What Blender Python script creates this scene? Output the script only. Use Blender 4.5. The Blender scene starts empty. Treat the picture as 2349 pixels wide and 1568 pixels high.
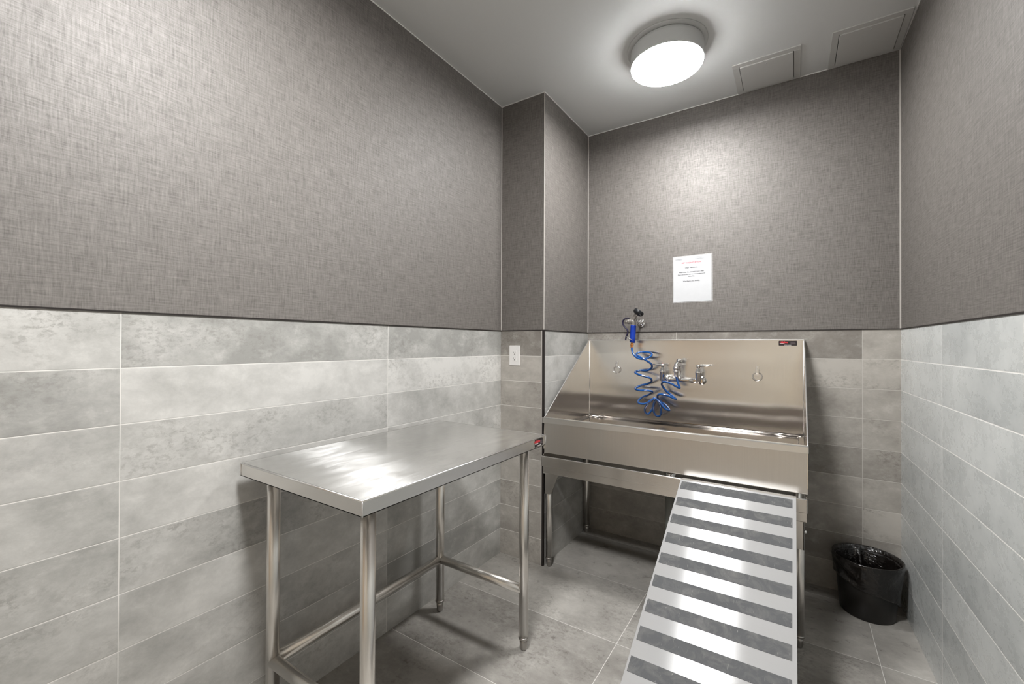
import bpy, bmesh, math, random
from mathutils import Vector, Matrix
random.seed(7)
C = bpy.context.scene.collection
S = bpy.context.scene
PI = math.pi

# ------------------------------------------------------------------ camera, world, exposure
cam_d = bpy.data.cameras.new('camera')
cam_d.sensor_width = 36.0
cam_d.sensor_fit = 'HORIZONTAL'
cam_d.lens = 986.08 / 2349 * 36
cam_d.clip_start = 0.02
cam = bpy.data.objects.new('camera', cam_d)
C.objects.link(cam)
r2 = Vector((0.83664644, 0.54772987, 0.00383677))
u2 = Vector((-4.748e-05, -6.93216e-03, 0.99997597))
fw = Vector((-0.5477433, 0.83662652, 0.00577377))
m = Matrix.Identity(4)
for i in range(3):
    m[i][0] = r2[i]; m[i][1] = u2[i]; m[i][2] = -fw[i]
m[0][3], m[1][3], m[2][3] = 1.5365, 0.0, 1.30
cam.matrix_world = m
S.camera = cam

w = bpy.data.worlds.new('world'); S.world = w; w.use_nodes = True
w.node_tree.nodes['Background'].inputs[0].default_value = (0.8, 0.82, 0.85, 1)
w.node_tree.nodes['Background'].inputs[1].default_value = 0.3

LAMP_STRENGTH = 115.0
S.view_settings.view_transform = 'Standard'
S.view_settings.look = 'None'
S.view_settings.exposure = 0.0
S.view_settings.gamma = 1.0
S.view_settings.use_curve_mapping = False
S.cycles.use_denoising = True
S.cycles.max_bounces = 12
S.cycles.diffuse_bounces = 8
S.cycles.glossy_bounces = 8
S.cycles.caustics_reflective = False

# ------------------------------------------------------------------ room numbers
XR, YB, H, W = 1.9875, 2.8683, 2.7935, 1.3854   # right-back corner x, back wall y, ceiling, wainscot top
YC, XC = 2.2219, 0.3064                          # column front face y, column right face x
TA = math.tan(math.radians(1.407))               # the right wall is a little out of square
YF = -0.95                                       # wall behind the camera
ROW = 0.1542; TL = 0.9246
def xr(y): return XR + (YB - y) * TA

# ------------------------------------------------------------------ node helpers
def srgb(r, g, b):
    f = lambda c: (c / 255 / 12.92) if c / 255 <= 0.04045 else ((c / 255 + 0.055) / 1.055) ** 2.4
    return (f(r), f(g), f(b), 1)

class NT:
    def __init__(s, name):
        s.mat = bpy.data.materials.new(name); s.mat.use_nodes = True
        s.t = s.mat.node_tree; s.b = s.t.nodes['Principled BSDF']
    def n(s, typ, **kw):
        nd = s.t.nodes.new(typ)
        for k, v in kw.items(): setattr(nd, k, v)
        return nd
    def l(s, a, b): s.t.links.new(a, b)
    def val(s, sock, v):
        if hasattr(v, 'links') or hasattr(v, 'is_linked'): s.l(v, sock)
        else: sock.default_value = v
    def m(s, op, a, b=None, c=None, clamp=False):
        nd = s.n('ShaderNodeMath', operation=op, use_clamp=clamp)
        s.val(nd.inputs[0], a)
        if b is not None: s.val(nd.inputs[1], b)
        if c is not None: s.val(nd.inputs[2], c)
        return nd.outputs[0]
    def vec(s, x, y, z):
        nd = s.n('ShaderNodeCombineXYZ')
        s.val(nd.inputs[0], x); s.val(nd.inputs[1], y); s.val(nd.inputs[2], z)
        return nd.outputs[0]
    def pos(s):
        g = s.n('ShaderNodeNewGeometry'); sp = s.n('ShaderNodeSeparateXYZ')
        s.l(g.outputs['Position'], sp.inputs[0]); return sp.outputs, g
    def objc(s):
        g = s.n('ShaderNodeTexCoord'); sp = s.n('ShaderNodeSeparateXYZ')
        s.l(g.outputs['Object'], sp.inputs[0]); return sp.outputs, g.outputs['Object']
    def noise(s, vec, scale=1.0, detail=4.0, rough=0.5, dist=0.0):
        nd = s.n('ShaderNodeTexNoise'); s.l(vec, nd.inputs['Vector'])
        nd.inputs['Scale'].default_value = scale; nd.inputs['Detail'].default_value = detail
        nd.inputs['Roughness'].default_value = rough; nd.inputs['Distortion'].default_value = dist
        return nd.outputs['Fac']
    def ramp(s, f, a, b, c0=0.0, c1=1.0):
        nd = s.n('ShaderNodeMapRange'); s.val(nd.inputs[0], f)
        for i, v in zip((1, 2, 3, 4), (a, b, c0, c1)): nd.inputs[i].default_value = v
        return nd.outputs[0]
    def mix(s, f, a, b, mode='MIX'):
        nd = s.n('ShaderNodeMix', data_type='RGBA', blend_type=mode)
        s.val(nd.inputs[0], f); s.val(nd.inputs[6], a); s.val(nd.inputs[7], b)
        return nd.outputs[2]
    def bump(s, h, strength, dist=0.002):
        nd = s.n('ShaderNodeBump'); nd.inputs['Strength'].default_value = strength
        nd.inputs['Distance'].default_value = dist; s.val(nd.inputs['Height'], h)
        s.l(nd.outputs[0], s.b.inputs['Normal']); return nd
    def set(s, **kw):
        names = dict(col='Base Color', rough='Roughness', metal='Metallic', spec='Specular IOR Level',
                     aniso='Anisotropic', coat='Coat Weight', alpha='Alpha', trans='Transmission Weight',
                     sheen='Sheen Weight', ecol='Emission Color', estr='Emission Strength', tan='Tangent')
        for k, v in kw.items(): s.val(s.b.inputs[names[k]], v)
        return s

def plain(name, col, rough=0.5, metal=0.0, spec=0.5, grain=0.04):
    t = NT(name)
    p, o = t.objc()
    f = t.noise(o, 60.0, 3.0)
    c2 = tuple(max(0, x * (1 - grain * 2)) for x in col[:3]) + (1,)
    t.set(col=t.mix(f, col, c2), rough=rough, metal=metal, spec=spec)
    return t.mat

def steel(name, tangent=None, rough=0.26, aniso=0.0, col=(0.60, 0.575, 0.545, 1), wave=0.0, wscale=3.0, groove=None, gl=0.10, smudge=0.0):
    """brushed stainless steel; tangent = direction across the brush lines; groove = axis index of the brush lines"""
    t = NT(name)
    p, o = t.objc()
    r = rough
    c = col
    if groove is not None:
        sc = [420.0, 420.0, 420.0]; sc[groove] = 5.0
        v = t.vec(t.m('MULTIPLY', p[0], sc[0]), t.m('MULTIPLY', p[1], sc[1]), t.m('MULTIPLY', p[2], sc[2]))
        g = t.noise(v, 1.0, 2.0)
        r = t.m('ADD', t.m('MULTIPLY', t.m('SUBTRACT', g, 0.5), gl), rough)
        c = t.mix(t.ramp(g, 0.3, 0.7), tuple(x * 0.97 for x in col[:3]) + (1,), col)
    if smudge:
        sm = t.noise(o, 7.0, 6.0, 0.6, 0.6)
        r = t.m('ADD', r, t.ramp(sm, 0.5, 0.75, 0.0, smudge))
    t.set(col=c, metal=1.0, rough=r)
    if aniso and tangent:
        cv = t.n('ShaderNodeCombineXYZ')
        for i in range(3): cv.inputs[i].default_value = tangent[i]
        t.set(aniso=aniso); t.l(cv.outputs[0], t.b.inputs['Tangent'])
    if wave:
        h = t.noise(o, wscale, 1.0, 0.4, 0.3)
        t.bump(h, 1.0, wave)
    return t.mat

def brushed(name, groove_dir, a_along, a_across, col, groove, wave=0.0, wscale=3.0, sharp=0.3, rough=0.4, rcol=(0.85, 0.85, 0.85, 1), metal=1.0, blotch=False):
    """brushed sheet whose lobe is narrow along the brush lines and very wide across them"""
    t = NT(name); p, o = t.objc()
    sc = [300.0, 300.0, 300.0]; sc[groove] = 4.0
    g = t.noise(t.vec(*[t.m('MULTIPLY', p[i], sc[i]) for i in range(3)]), 1.0, 3.0)
    sm = t.noise(o, 6.0, 6.0, 0.6, 0.5)
    c = t.mix(t.ramp(g, 0.3, 0.7), tuple(x * 0.96 for x in col[:3]) + (1,), col)
    c = t.mix(t.ramp(sm, 0.45, 0.8, 0.0, 0.35), c, tuple(x * 0.88 for x in col[:3]) + (1,))
    gl = t.n('ShaderNodeBsdfAnisotropic'); gl.distribution = 'BECKMANN'
    t.val(gl.inputs['Color'], c)
    r_ = math.sqrt(math.sqrt(a_along * a_across))
    t.val(gl.inputs['Roughness'], t.m('ADD', r_, t.ramp(sm, 0.5, 0.8, 0.0, 0.04)))
    gl.inputs['Anisotropy'].default_value = 1.0 - math.sqrt(a_along / a_across)
    cv = t.n('ShaderNodeCombineXYZ')
    for i in range(3): cv.inputs[i].default_value = groove_dir[i]
    t.l(cv.outputs[0], gl.inputs['Tangent'])
    if wave:
        b = t.n('ShaderNodeBump'); b.inputs['Distance'].default_value = wave; t.l(t.noise(o, wscale, 1.0, 0.4, 0.3), b.inputs['Height']); t.l(b.outputs[0], gl.inputs['Normal'])
    t.set(col=t.mix(t.ramp(sm, 0.45, 0.8, 0.0, 0.4), rcol, tuple(x * 0.88 for x in rcol[:3]) + (1,)), metal=metal, rough=rough)
    mx = t.n('ShaderNodeMixShader'); mx.inputs[0].default_value = sharp
    if blotch:
        bn_ = t.noise(t.vec(t.m('MULTIPLY', p[0], 16.0), t.m('MULTIPLY', p[1], 5.0), 0.0), 1.0, 4.0, 0.6, 1.0)
        t.l(t.ramp(bn_, 0.35, 0.68, sharp * 0.35, sharp * 1.5), mx.inputs[0])
    t.l(t.b.outputs[0], mx.inputs[1]); t.l(gl.outputs[0], mx.inputs[2])
    out = [nd for nd in t.t.nodes if nd.type == 'OUTPUT_MATERIAL'][0]
    t.l(mx.outputs[0], out.inputs['Surface'])
    return t.mat

def stone_tile(name, ucoord, u0, tl, v0, vh, tones, vaxis='z', rough=0.34, cloud=1.0, gw=0.0007, gcol=srgb(232, 229, 224)):
    """large stacked stone-look porcelain tiles, light grout; each tile has its own tone and veining"""
    t = NT(name); p, g = t.pos()
    U = p[{'x': 0, 'y': 1}[ucoord]]; V = p[{'z': 2, 'y': 1}[vaxis]]
    u = t.m('DIVIDE', t.m('SUBTRACT', U, u0), tl)
    v = t.m('DIVIDE', t.m('SUBTRACT', v0, V), vh)
    iu, iv = t.m('FLOOR', u), t.m('FLOOR', v)
    fu, fv = t.m('FRACT', u), t.m('FRACT', v)
    eu = t.m('MULTIPLY', t.m('MINIMUM', fu, t.m('SUBTRACT', 1.0, fu)), tl)
    ev = t.m('MULTIPLY', t.m('MINIMUM', fv, t.m('SUBTRACT', 1.0, fv)), vh)
    edge = t.m('MINIMUM', eu, ev)
    wn = t.n('ShaderNodeTexWhiteNoise', noise_dimensions='2D')
    t.l(t.vec(t.m('ADD', iu, 3.5), t.m('ADD', iv, 7.5), 0.0), wn.inputs['Vector'])
    rs = t.n('ShaderNodeSeparateColor'); t.l(wn.outputs['Color'], rs.inputs[0])
    off = t.m('MULTIPLY', rs.outputs[0], 31.0); off2 = t.m('MULTIPLY', rs.outputs[1], 17.0)
    vv = t.vec(t.m('ADD', t.m('MULTIPLY', U, 1.0), off), t.m('ADD', t.m('MULTIPLY', V, 1.25), off2), 0.0)
    big = t.noise(vv, 2.6, 6.0, 0.60, 0.2)
    med = t.noise(vv, 11.0, 10.0, 0.74, 0.15)
    pit = t.noise(vv, 46.0, 8.0, 0.75, 0.2)
    fine = t.noise(vv, 120.0, 4.0, 0.6)
    a, b, c = tones
    tone = t.ramp(rs.outputs[2], 0.0, 1.0, -0.36, 0.36)
    f = t.m('ADD', t.m('ADD', t.ramp(big, 0.24, 0.76), tone), t.m('MULTIPLY', t.m('SUBTRACT', med, 0.5), 1.3))
    col = t.mix(t.m('MULTIPLY', f, 1.0, clamp=True), a, b)
    # pitted patches, stronger on some tiles than on others
    patch = t.m('MULTIPLY', t.ramp(t.noise(vv, 4.5, 3.0), 0.42, 0.62), t.ramp(rs.outputs[1], 0.15, 0.9))
    col = t.mix(t.m('MULTIPLY', t.m('MULTIPLY', t.ramp(pit, 0.48, 0.60), patch), 0.75 * cloud), col, c)
    col = t.mix(t.m('MULTIPLY', t.ramp(med, 0.55, 0.80), 0.28 * cloud), col, srgb(224, 222, 217))
    fl = t.m('MULTIPLY', t.ramp(fine, 0.70, 0.76), 0.35)
    col = t.mix(fl, col, srgb(226, 224, 219))
    gm = t.ramp(edge, gw, gw + 0.0006, 1.0, 0.0)
    col = t.mix(gm, col, gcol)
    h = t.m('SUBTRACT', t.m('MULTIPLY', med, 0.12), t.m('MULTIPLY', t.ramp(edge, 0.0006, 0.0030, 1.0, 0.0), 0.25))
    t.bump(h, 0.7, 0.0016)
    t.set(col=col, rough=t.m('ADD', t.m('MULTIPLY', gm, 0.4), t.m('ADD', rough, t.m('MULTIPLY', t.m('SUBTRACT', med, 0.5), 0.25))), spec=0.45)
    return t.mat

def wallpaper(name, ucoord):
    t = NT(name); p, g = t.pos()
    U, V = p[{'x': 0, 'y': 1}[ucoord]], p[2]
    wob = t.noise(t.vec(U, V, 0.0), 9.0, 2.0)
    U2 = t.m('ADD', U, t.m('MULTIPLY', wob, 0.006)); V2 = t.m('ADD', V, t.m('MULTIPLY', wob, 0.006))
    tv = t.noise(t.vec(t.m('MULTIPLY', U2, 210.0), t.m('MULTIPLY', V2, 17.0), 0.0), 1.0, 3.0, 0.6)
    th = t.noise(t.vec(t.m('MULTIPLY', U2, 14.0), t.m('MULTIPLY', V2, 230.0), 4.0), 1.0, 3.0, 0.6)
    fv = t.noise(t.vec(t.m('MULTIPLY', U2, 600.0), t.m('MULTIPLY', V2, 60.0), 9.0), 1.0, 2.0)
    fh = t.noise(t.vec(t.m('MULTIPLY', U2, 60.0), t.m('MULTIPLY', V2, 600.0), 13.0), 1.0, 2.0)
    blot = t.noise(t.vec(U, V, 2.0), 16.0, 4.0)
    s = t.m('ADD', t.m('ADD', tv, th), t.m('MULTIPLY', t.m('ADD', fv, fh), 0.4))
    s = t.m('ADD', s, t.m('MULTIPLY', blot, 0.18))
    f = t.ramp(s, 1.12, 2.04)
    col = t.mix(f, srgb(85, 80, 76), srgb(137, 132, 127))
    t.set(col=col, rough=t.ramp(f, 0.0, 1.0, 0.66, 0.50), spec=0.8, metal=0.10)
    t.bump(s, 0.35, 0.0008)
    return t.mat

# ------------------------------------------------------------------ mesh helpers
def add_box(bm, x0, x1, y0, y1, z0, z1, mi=0):
    vs = [bm.verts.new((x, y, z)) for x in (x0, x1) for y in (y0, y1) for z in (z0, z1)]
    fs = [(0, 1, 3, 2), (4, 6, 7, 5), (0, 4, 5, 1), (2, 3, 7, 6), (0, 2, 6, 4), (1, 5, 7, 3)]
    out = []
    for f in fs:
        q = bm.faces.new([vs[i] for i in f]); q.material_index = mi; out.append(q)
    return out

def add_prism(bm, pts, d, mi=0):
    """closed polygon pts (3-D, planar) extruded by vector d"""
    a = [bm.verts.new(p) for p in pts]; b = [bm.verts.new(Vector(p) + Vector(d)) for p in pts]
    n = len(pts)
    fs = [bm.faces.new(a), bm.faces.new(list(reversed(b)))]
    for i in range(n): fs.append(bm.faces.new([a[i], b[i], b[(i + 1) % n], a[(i + 1) % n]]))
    for f in fs: f.material_index = mi
    return fs

def add_tube(bm, pts, r, n=16, caps=True, mi=0):
    """tube swept along points; r is a number or a list"""
    P = [Vector(p) for p in pts]
    R = r if isinstance(r, (list, tuple)) else [r] * len(P)
    T = []
    for i in range(len(P)):
        a = P[max(i - 1, 0)]; b = P[min(i + 1, len(P) - 1)]; d = (b - a)
        T.append(d.normalized() if d.length > 1e-9 else T[-1])
    up = Vector((0, 0, 1)) if abs(T[0].z) < 0.9 else Vector((1, 0, 0))
    N = (up - T[0] * up.dot(T[0])).normalized()
    rings = []
    for i in range(len(P)):
        N = N - T[i] * N.dot(T[i])
        N.normalize()
        B = T[i].cross(N)
        rings.append([bm.verts.new(P[i] + (N * math.cos(2 * PI * k / n) + B * math.sin(2 * PI * k / n)) * R[i]) for k in range(n)])
    for i in range(len(P) - 1):
        for k in range(n):
            f = bm.faces.new([rings[i][k], rings[i][(k + 1) % n], rings[i + 1][(k + 1) % n], rings[i + 1][k]])
            f.smooth = True; f.material_index = mi
    if caps:
        f = bm.faces.new(list(reversed(rings[0]))); f.material_index = mi
        f = bm.faces.new(rings[-1]); f.material_index = mi

def add_lathe(bm, prof, n=48, M=None, caps=True, smooth=True):
    """profile [(r, h)] turned about +Z, then moved by matrix M"""
    M = M or Matrix.Identity(4)
    rings = []
    for (r, h) in prof:
        rings.append([bm.verts.new(M @ Vector((r * math.cos(2 * PI * k / n), r * math.sin(2 * PI * k / n), h))) for k in range(n)])
    for i in range(len(prof) - 1):
        for k in range(n):
            f = bm.faces.new([rings[i][k], rings[i][(k + 1) % n], rings[i + 1][(k + 1) % n], rings[i + 1][k]]); f.smooth = smooth
    if caps:
        if prof[0][0] > 1e-6: bm.faces.new(list(reversed(rings[0])))
        if prof[-1][0] > 1e-6: bm.faces.new(rings[-1])

def axis(p, d):
    d = Vector(d).normalized()
    return Matrix.Translation(Vector(p)) @ d.to_track_quat('Z', 'Y').to_matrix().to_4x4()

def obj(name, bm, mats, parent=None, bevel=0.0, seg=2, smooth=False, sub=0):
    bmesh.ops.remove_doubles(bm, verts=bm.verts, dist=1e-6)
    bmesh.ops.recalc_face_normals(bm, faces=bm.faces)
    me = bpy.data.meshes.new(name); bm.to_mesh(me); bm.free()
    if not isinstance(mats, (list, tuple)): mats = [mats]
    for x in mats: me.materials.append(x)
    if smooth:
        for f in me.polygons: f.use_smooth = True
    o = bpy.data.objects.new(name, me); C.objects.link(o)
    if parent is not None:
        o.parent = parent; o.matrix_parent_inverse = Matrix.Identity(4)
        q = parent; off = Vector((0, 0, 0))
        while q is not None: off += q.location; q = q.parent
        me.transform(Matrix.Translation(-off))
    if bevel:
        b = o.modifiers.new('bevel', 'BEVEL'); b.width = bevel; b.segments = seg; b.limit_method = 'ANGLE'; b.angle_limit = math.radians(40)
    if sub:
        s_ = o.modifiers.new('sub', 'SUBSURF'); s_.levels = sub; s_.render_levels = sub
    return o

def thing(name, label, cat, loc=(0, 0, 0), group=None):
    o = bpy.data.objects.new(name, None); C.objects.link(o); o.location = loc; o.empty_display_size = 0.05
    o['label'] = label; o['category'] = cat
    if group: o['group'] = group
    return o

def struct(name, bm, mats, **k):
    o = obj(name, bm, mats, **k); o['kind'] = 'structure'; return o

def text_bm(body, size, M, align='CENTER', thick=0.0004, bold=0.0):
    """lettering as real mesh; M places its local x-y plane"""
    cu = bpy.data.curves.new('txt', 'FONT'); cu.body = body; cu.size = size; cu.align_x = align; cu.align_y = 'CENTER'
    cu.extrude = thick / 2; cu.offset = bold; cu.resolution_u = 2
    o = bpy.data.objects.new('txt', cu); C.objects.link(o)
    dg = bpy.context.evaluated_depsgraph_get(); dg.update()
    me = bpy.data.meshes.new_from_object(o.evaluated_get(dg))
    bm = bmesh.new(); bm.from_mesh(me); bpy.data.meshes.remove(me)
    bpy.data.objects.remove(o); bpy.data.curves.remove(cu)
    bmesh.ops.transform(bm, matrix=M, verts=bm.verts)
    return bm

def join(*bms):
    out = bmesh.new()
    for b in bms:
        me = bpy.data.meshes.new('tmp'); b.to_mesh(me); b.free(); out.from_mesh(me); bpy.data.meshes.remove(me)
    return out

def catmull(P, k=6):
    P = [Vector(p) for p in P]; out = []
    for i in range(len(P) - 1):
        a = P[max(i - 1, 0)]; b = P[i]; c = P[i + 1]; d = P[min(i + 2, len(P) - 1)]
        for j in range(k):
            t = j / k
            out.append(0.5 * ((2 * b) + (c - a) * t + (2 * a - 5 * b + 4 * c - d) * t * t + (3 * b - a - 3 * c + d) * t ** 3))
    out.append(P[-1]); return out

# ------------------------------------------------------------------ materials
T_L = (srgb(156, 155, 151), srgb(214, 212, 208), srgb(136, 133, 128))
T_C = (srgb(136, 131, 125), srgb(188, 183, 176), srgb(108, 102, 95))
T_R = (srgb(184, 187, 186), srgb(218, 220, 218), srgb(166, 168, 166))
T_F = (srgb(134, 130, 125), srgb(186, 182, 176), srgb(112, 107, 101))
m_tile_left = stone_tile('stone_tile_left', 'y', 0.397, TL, W, ROW, T_L)
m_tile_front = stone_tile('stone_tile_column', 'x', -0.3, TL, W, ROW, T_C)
m_tile_left_front = stone_tile('stone_tile_front', 'x', 0.1, TL, W, ROW, T_L)
m_tile_side = stone_tile('stone_tile_return', 'y', 2.05, TL, W, ROW, T_L, cloud=0.5)
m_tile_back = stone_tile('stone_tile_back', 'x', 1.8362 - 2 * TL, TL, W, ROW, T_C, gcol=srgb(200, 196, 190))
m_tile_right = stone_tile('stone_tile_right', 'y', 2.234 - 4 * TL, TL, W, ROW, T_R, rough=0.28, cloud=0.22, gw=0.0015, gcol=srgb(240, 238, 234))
m_floor = stone_tile('stone_tile_floor', 'x', 0.892 - 0.942 * 3, 0.942, 2.293 + 0.47 * 3, 0.47, T_F, vaxis='y', rough=0.30)
m_wp_y = wallpaper('textile_wallpaper_y', 'y')
m_wp_x = wallpaper('textile_wallpaper_x', 'x')
m_ceil = plain('ceiling_paint', srgb(236, 238, 238), 0.6, grain=0.01)
m_dark = plain('dark_metal_trim', srgb(34, 28, 26), 0.45, 0.0)
m_caulk = plain('caulk', srgb(205, 200, 194), 0.5)
m_white = plain('white_plastic', srgb(236, 234, 232), 0.35, grain=0.01)
m_paint = plain('white_painted_metal', srgb(214, 216, 216), 0.42, grain=0.01)
m_lgap = plain('panel_gap', srgb(70, 68, 66), 0.8)
m_panel = plain('panel_paint', srgb(216, 216, 214), 0.5, grain=0.02)

m_top = brushed('steel_table_top', (0, 1, 0), 0.055, 0.85, (0.80, 0.795, 0.785, 1), 1, 0.0015, 4.0, sharp=0.17, rough=0.19, rcol=(0.86, 0.855, 0.845, 1), blotch=True)
m_fas = steel('steel_fascia', None, 0.24, 0.0, (0.74, 0.72, 0.695, 1), 0.002, 4.0)
m_tube = steel('steel_tube', None, 0.30, 0.0, (0.76, 0.735, 0.70, 1))
m_foot = steel('steel_foot', None, 0.32, 0.0, (0.42, 0.40, 0.38, 1))
m_back = brushed('steel_splash_panel', (0, 0, 1), 0.010, 0.085, (0.85, 0.835, 0.81, 1), 2, 0.0035, 2.6, sharp=0.85, rough=0.30, rcol=(0.85, 0.835, 0.81, 1))
m_side = brushed('steel_side_panel', (0, 0, 1), 0.012, 0.085, (0.84, 0.80, 0.76, 1), 2, 0.0025, 2.6, sharp=0.85, rough=0.30, rcol=(0.84, 0.80, 0.76, 1))
m_basin_dark = steel('steel_basin_darkened', None, 0.12, 0.0, (0.28, 0.255, 0.235, 1), 0.003, 4.0, smudge=0.04)  # darkened steel: the tub's dark reflections are put into the base colour
m_apron = brushed('steel_apron', (0, 0, 1), 0.05, 0.14, (0.80, 0.77, 0.735, 1), 2, 0.002, 3.0, sharp=0.8, rough=0.35, rcol=(0.80, 0.77, 0.735, 1))
m_rim = steel('steel_rim', None, 0.30, 0.0, (0.88, 0.86, 0.83, 1))
m_rail = steel('steel_rail', None, 0.20, 0.0, (0.74, 0.71, 0.675, 1), 0.002, 4.0)
m_edge = steel('steel_edge', None, 0.35, 0.0, (0.80, 0.79, 0.78, 1))
m_ramp = brushed('aluminium_ramp', (1, 0, 0), 0.016, 0.70, (0.90, 0.90, 0.90, 1), 0, sharp=0.21, rough=0.60, rcol=(0.38, 0.38, 0.385, 1), metal=0.0)
m_rampside = steel('aluminium_ramp_side', None, 0.35, 0.0, (0.78, 0.78, 0.78, 1))
m_chrome = steel('chrome', None, 0.07, 0.0, (0.82, 0.81, 0.80, 1))
m_castm = plain('cast_nickel', srgb(170, 165, 160), 0.35, 0.6)

t = NT('grip_tape')
p, o_ = t.objc()
n1 = t.noise(o_, 900.0, 2.0); n2 = t.noise(o_, 22.0, 6.0, 0.65, 0.8)
c_ = t.mix(t.ramp(n2, 0.45, 0.75), srgb(84, 85, 87), srgb(112, 111, 110))
sc_ = t.noise(t.vec(t.m('MULTIPLY', p[0], 240.0), t.m('MULTIPLY', p[1], 45.0), 0.0), 1.0, 2.0, 0.5, 0.5)
c_ = t.mix(t.m('MULTIPLY', t.ramp(sc_, 0.68, 0.78), 0.45), c_, srgb(176, 174, 170))
t.set(col=c_, rough=0.72, spec=0.4); t.bump(n1, 0.6, 0.001)
m_grip = t.mat

t = NT('blue_hose'); t.set(col=srgb(8, 80, 152), rough=0.16, spec=0.6, coat=0.6); m_hose = t.mat
m_bluegrip = plain('blue_grip', srgb(18, 62, 176), 0.3)
m_brass = plain('brass', srgb(226, 150, 84), 0.25, 0.8)
m_rubber = plain('black_rubber', srgb(26, 28, 32), 0.32)
m_trig = plain('navy_lever', srgb(44, 40, 66), 0.3)
m_red = plain('red_button', srgb(190, 60, 50), 0.4)
m_pvc = plain('drain_pipe_plastic', srgb(150, 152, 148), 0.4)
m_green = plain('green_ring', srgb(70, 128, 108), 0.4)

t = NT('black_bag')
p, o_ = t.objc()
n1 = t.noise(o_, 9.0, 4.0, 0.6, 1.2); n2 = t.noise(o_, 30.0, 3.0, 0.5, 0.8)
t.set(col=srgb(17, 13, 11), rough=0.20, spec=0.6)
t.bump(t.m('ADD', n1, t.m('MULTIPLY', n2, 0.3)), 0.8, 0.012)
m_bag = t.mat
m_bin = plain('black_bin_plastic', srgb(17, 14, 12), 0.4)

t = NT('lamp_diffuser'); t.set(col=(0.9, 0.9, 0.9, 1), ecol=(1.0, 1.0, 0.992, 1), estr=LAMP_STRENGTH, rough=0.5); m_diff = t.mat
t = NT('lamp_diffuser_brighter'); t.set(col=(0.9, 0.9, 0.9, 1), ecol=(1.0, 1.0, 0.992, 1), estr=LAMP_STRENGTH * 1.7, rough=0.5); m_diff2 = t.mat

t = NT('paper'); p, o_ = t.objc()
t.set(col=t.mix(t.noise(o_, 30.0, 2.0), srgb(205, 206, 208), srgb(198, 199, 202)), rough=0.5); m_paper = t.mat
t = NT('clear_sleeve')
t.set(col=(1, 1, 1, 1), rough=0.12, alpha=0.22, spec=0.6); m_sleeve = t.mat
m_ink = plain('ink', srgb(90, 90, 94), 0.6)
m_inklt = plain('ink_light', srgb(170, 172, 176), 0.6)
m_inkred = plain('ink_red', srgb(214, 110, 120), 0.6)
m_lblk = plain('label_black', srgb(38, 30, 32), 0.4)
m_lred = plain('label_red', srgb(238, 62, 72), 0.4)
m_lwht = plain('label_white', srgb(232, 228, 226), 0.4)
m_lgry = plain('label_grey', srgb(120, 108, 112), 0.4)

t = NT('door_wood')
p, g_ = t.pos()
gr_ = t.noise(t.vec(t.m('MULTIPLY', p[0], 28.0), p[1], t.m('MULTIPLY', p[2], 1.6)), 1.0, 6.0, 0.6, 0.8)
t.set(col=t.mix(t.ramp(gr_, 0.35, 0.65), srgb(206, 190, 168), srgb(218, 204, 184)), rough=0.4); m_wood = t.mat
t = NT('closet_wood')
p, g_ = t.pos()
gr_ = t.noise(t.vec(t.m('MULTIPLY', p[0], 30.0), p[1], t.m('MULTIPLY', p[2], 1.6)), 1.0, 6.0, 0.6, 0.8)
t.set(col=t.mix(t.ramp(gr_, 0.35, 0.65), srgb(182, 150, 112), srgb(204, 174, 136)), rough=0.4); m_wood2 = t.mat

# ------------------------------------------------------------------ room
def wall_two(name, poly, mats, zsplit=W):
    """a wall solid with plan outline poly; tile below the wainscot line, wallpaper above (mat index by height)"""
    bm = bmesh.new()
    add_prism(bm, [(x, y, 0.0) for x, y in poly], (0, 0, zsplit), 0)
    add_prism(bm, [(x, y, zsplit) for x, y in poly], (0, 0, H - zsplit), 1)
    return struct(name, bm, mats)

wall_two('wall_left', [(-0.12, YF), (0, YF), (0, YC), (-0.12, YC)], [m_tile_left, m_wp_y])
# column: front face and return face have their own tile layout
bm = bmesh.new()
for z0, z1, ma, mb in ((0, W, 0, 1), (W, H, 2, 3)):
    for f in add_box(bm, -0.12, XC, YC, YB + 0.12, z0, z1):
        f.material_index = mb if abs(f.calc_center_median().x - XC) < 1e-4 else ma
struct('wall_column', bm, [m_tile_front, m_tile_side, m_wp_x, m_wp_y])
wall_two('wall_back', [(XC, YB), (XR + 0.12, YB), (XR + 0.12, YB + 0.12), (XC, YB + 0.12)], [m_tile_back, m_wp_x])
wall_two('wall_right', [(xr(YB), YB), (xr(YF), YF), (xr(YF) + 0.12, YF), (xr(YB) + 0.12, YB)], [m_tile_right, m_wp_y])
wall_two('wall_front', [(-0.12, YF - 0.12), (xr(YF) + 0.12, YF - 0.12), (xr(YF) + 0.12, YF), (-0.12, YF)], [m_tile_left_front, m_wp_x])
bm = bmesh.new(); add_box(bm, -0.12, 2.25, YF - 0.12, YB + 0.12, -0.1, 0.0); struct('floor', bm, m_floor)
bm = bmesh.new(); add_box(bm, -0.12, 2.25, YF - 0.12, YB + 0.12, H, H + 0.1); struct('ceiling', bm, m_ceil)

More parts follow.
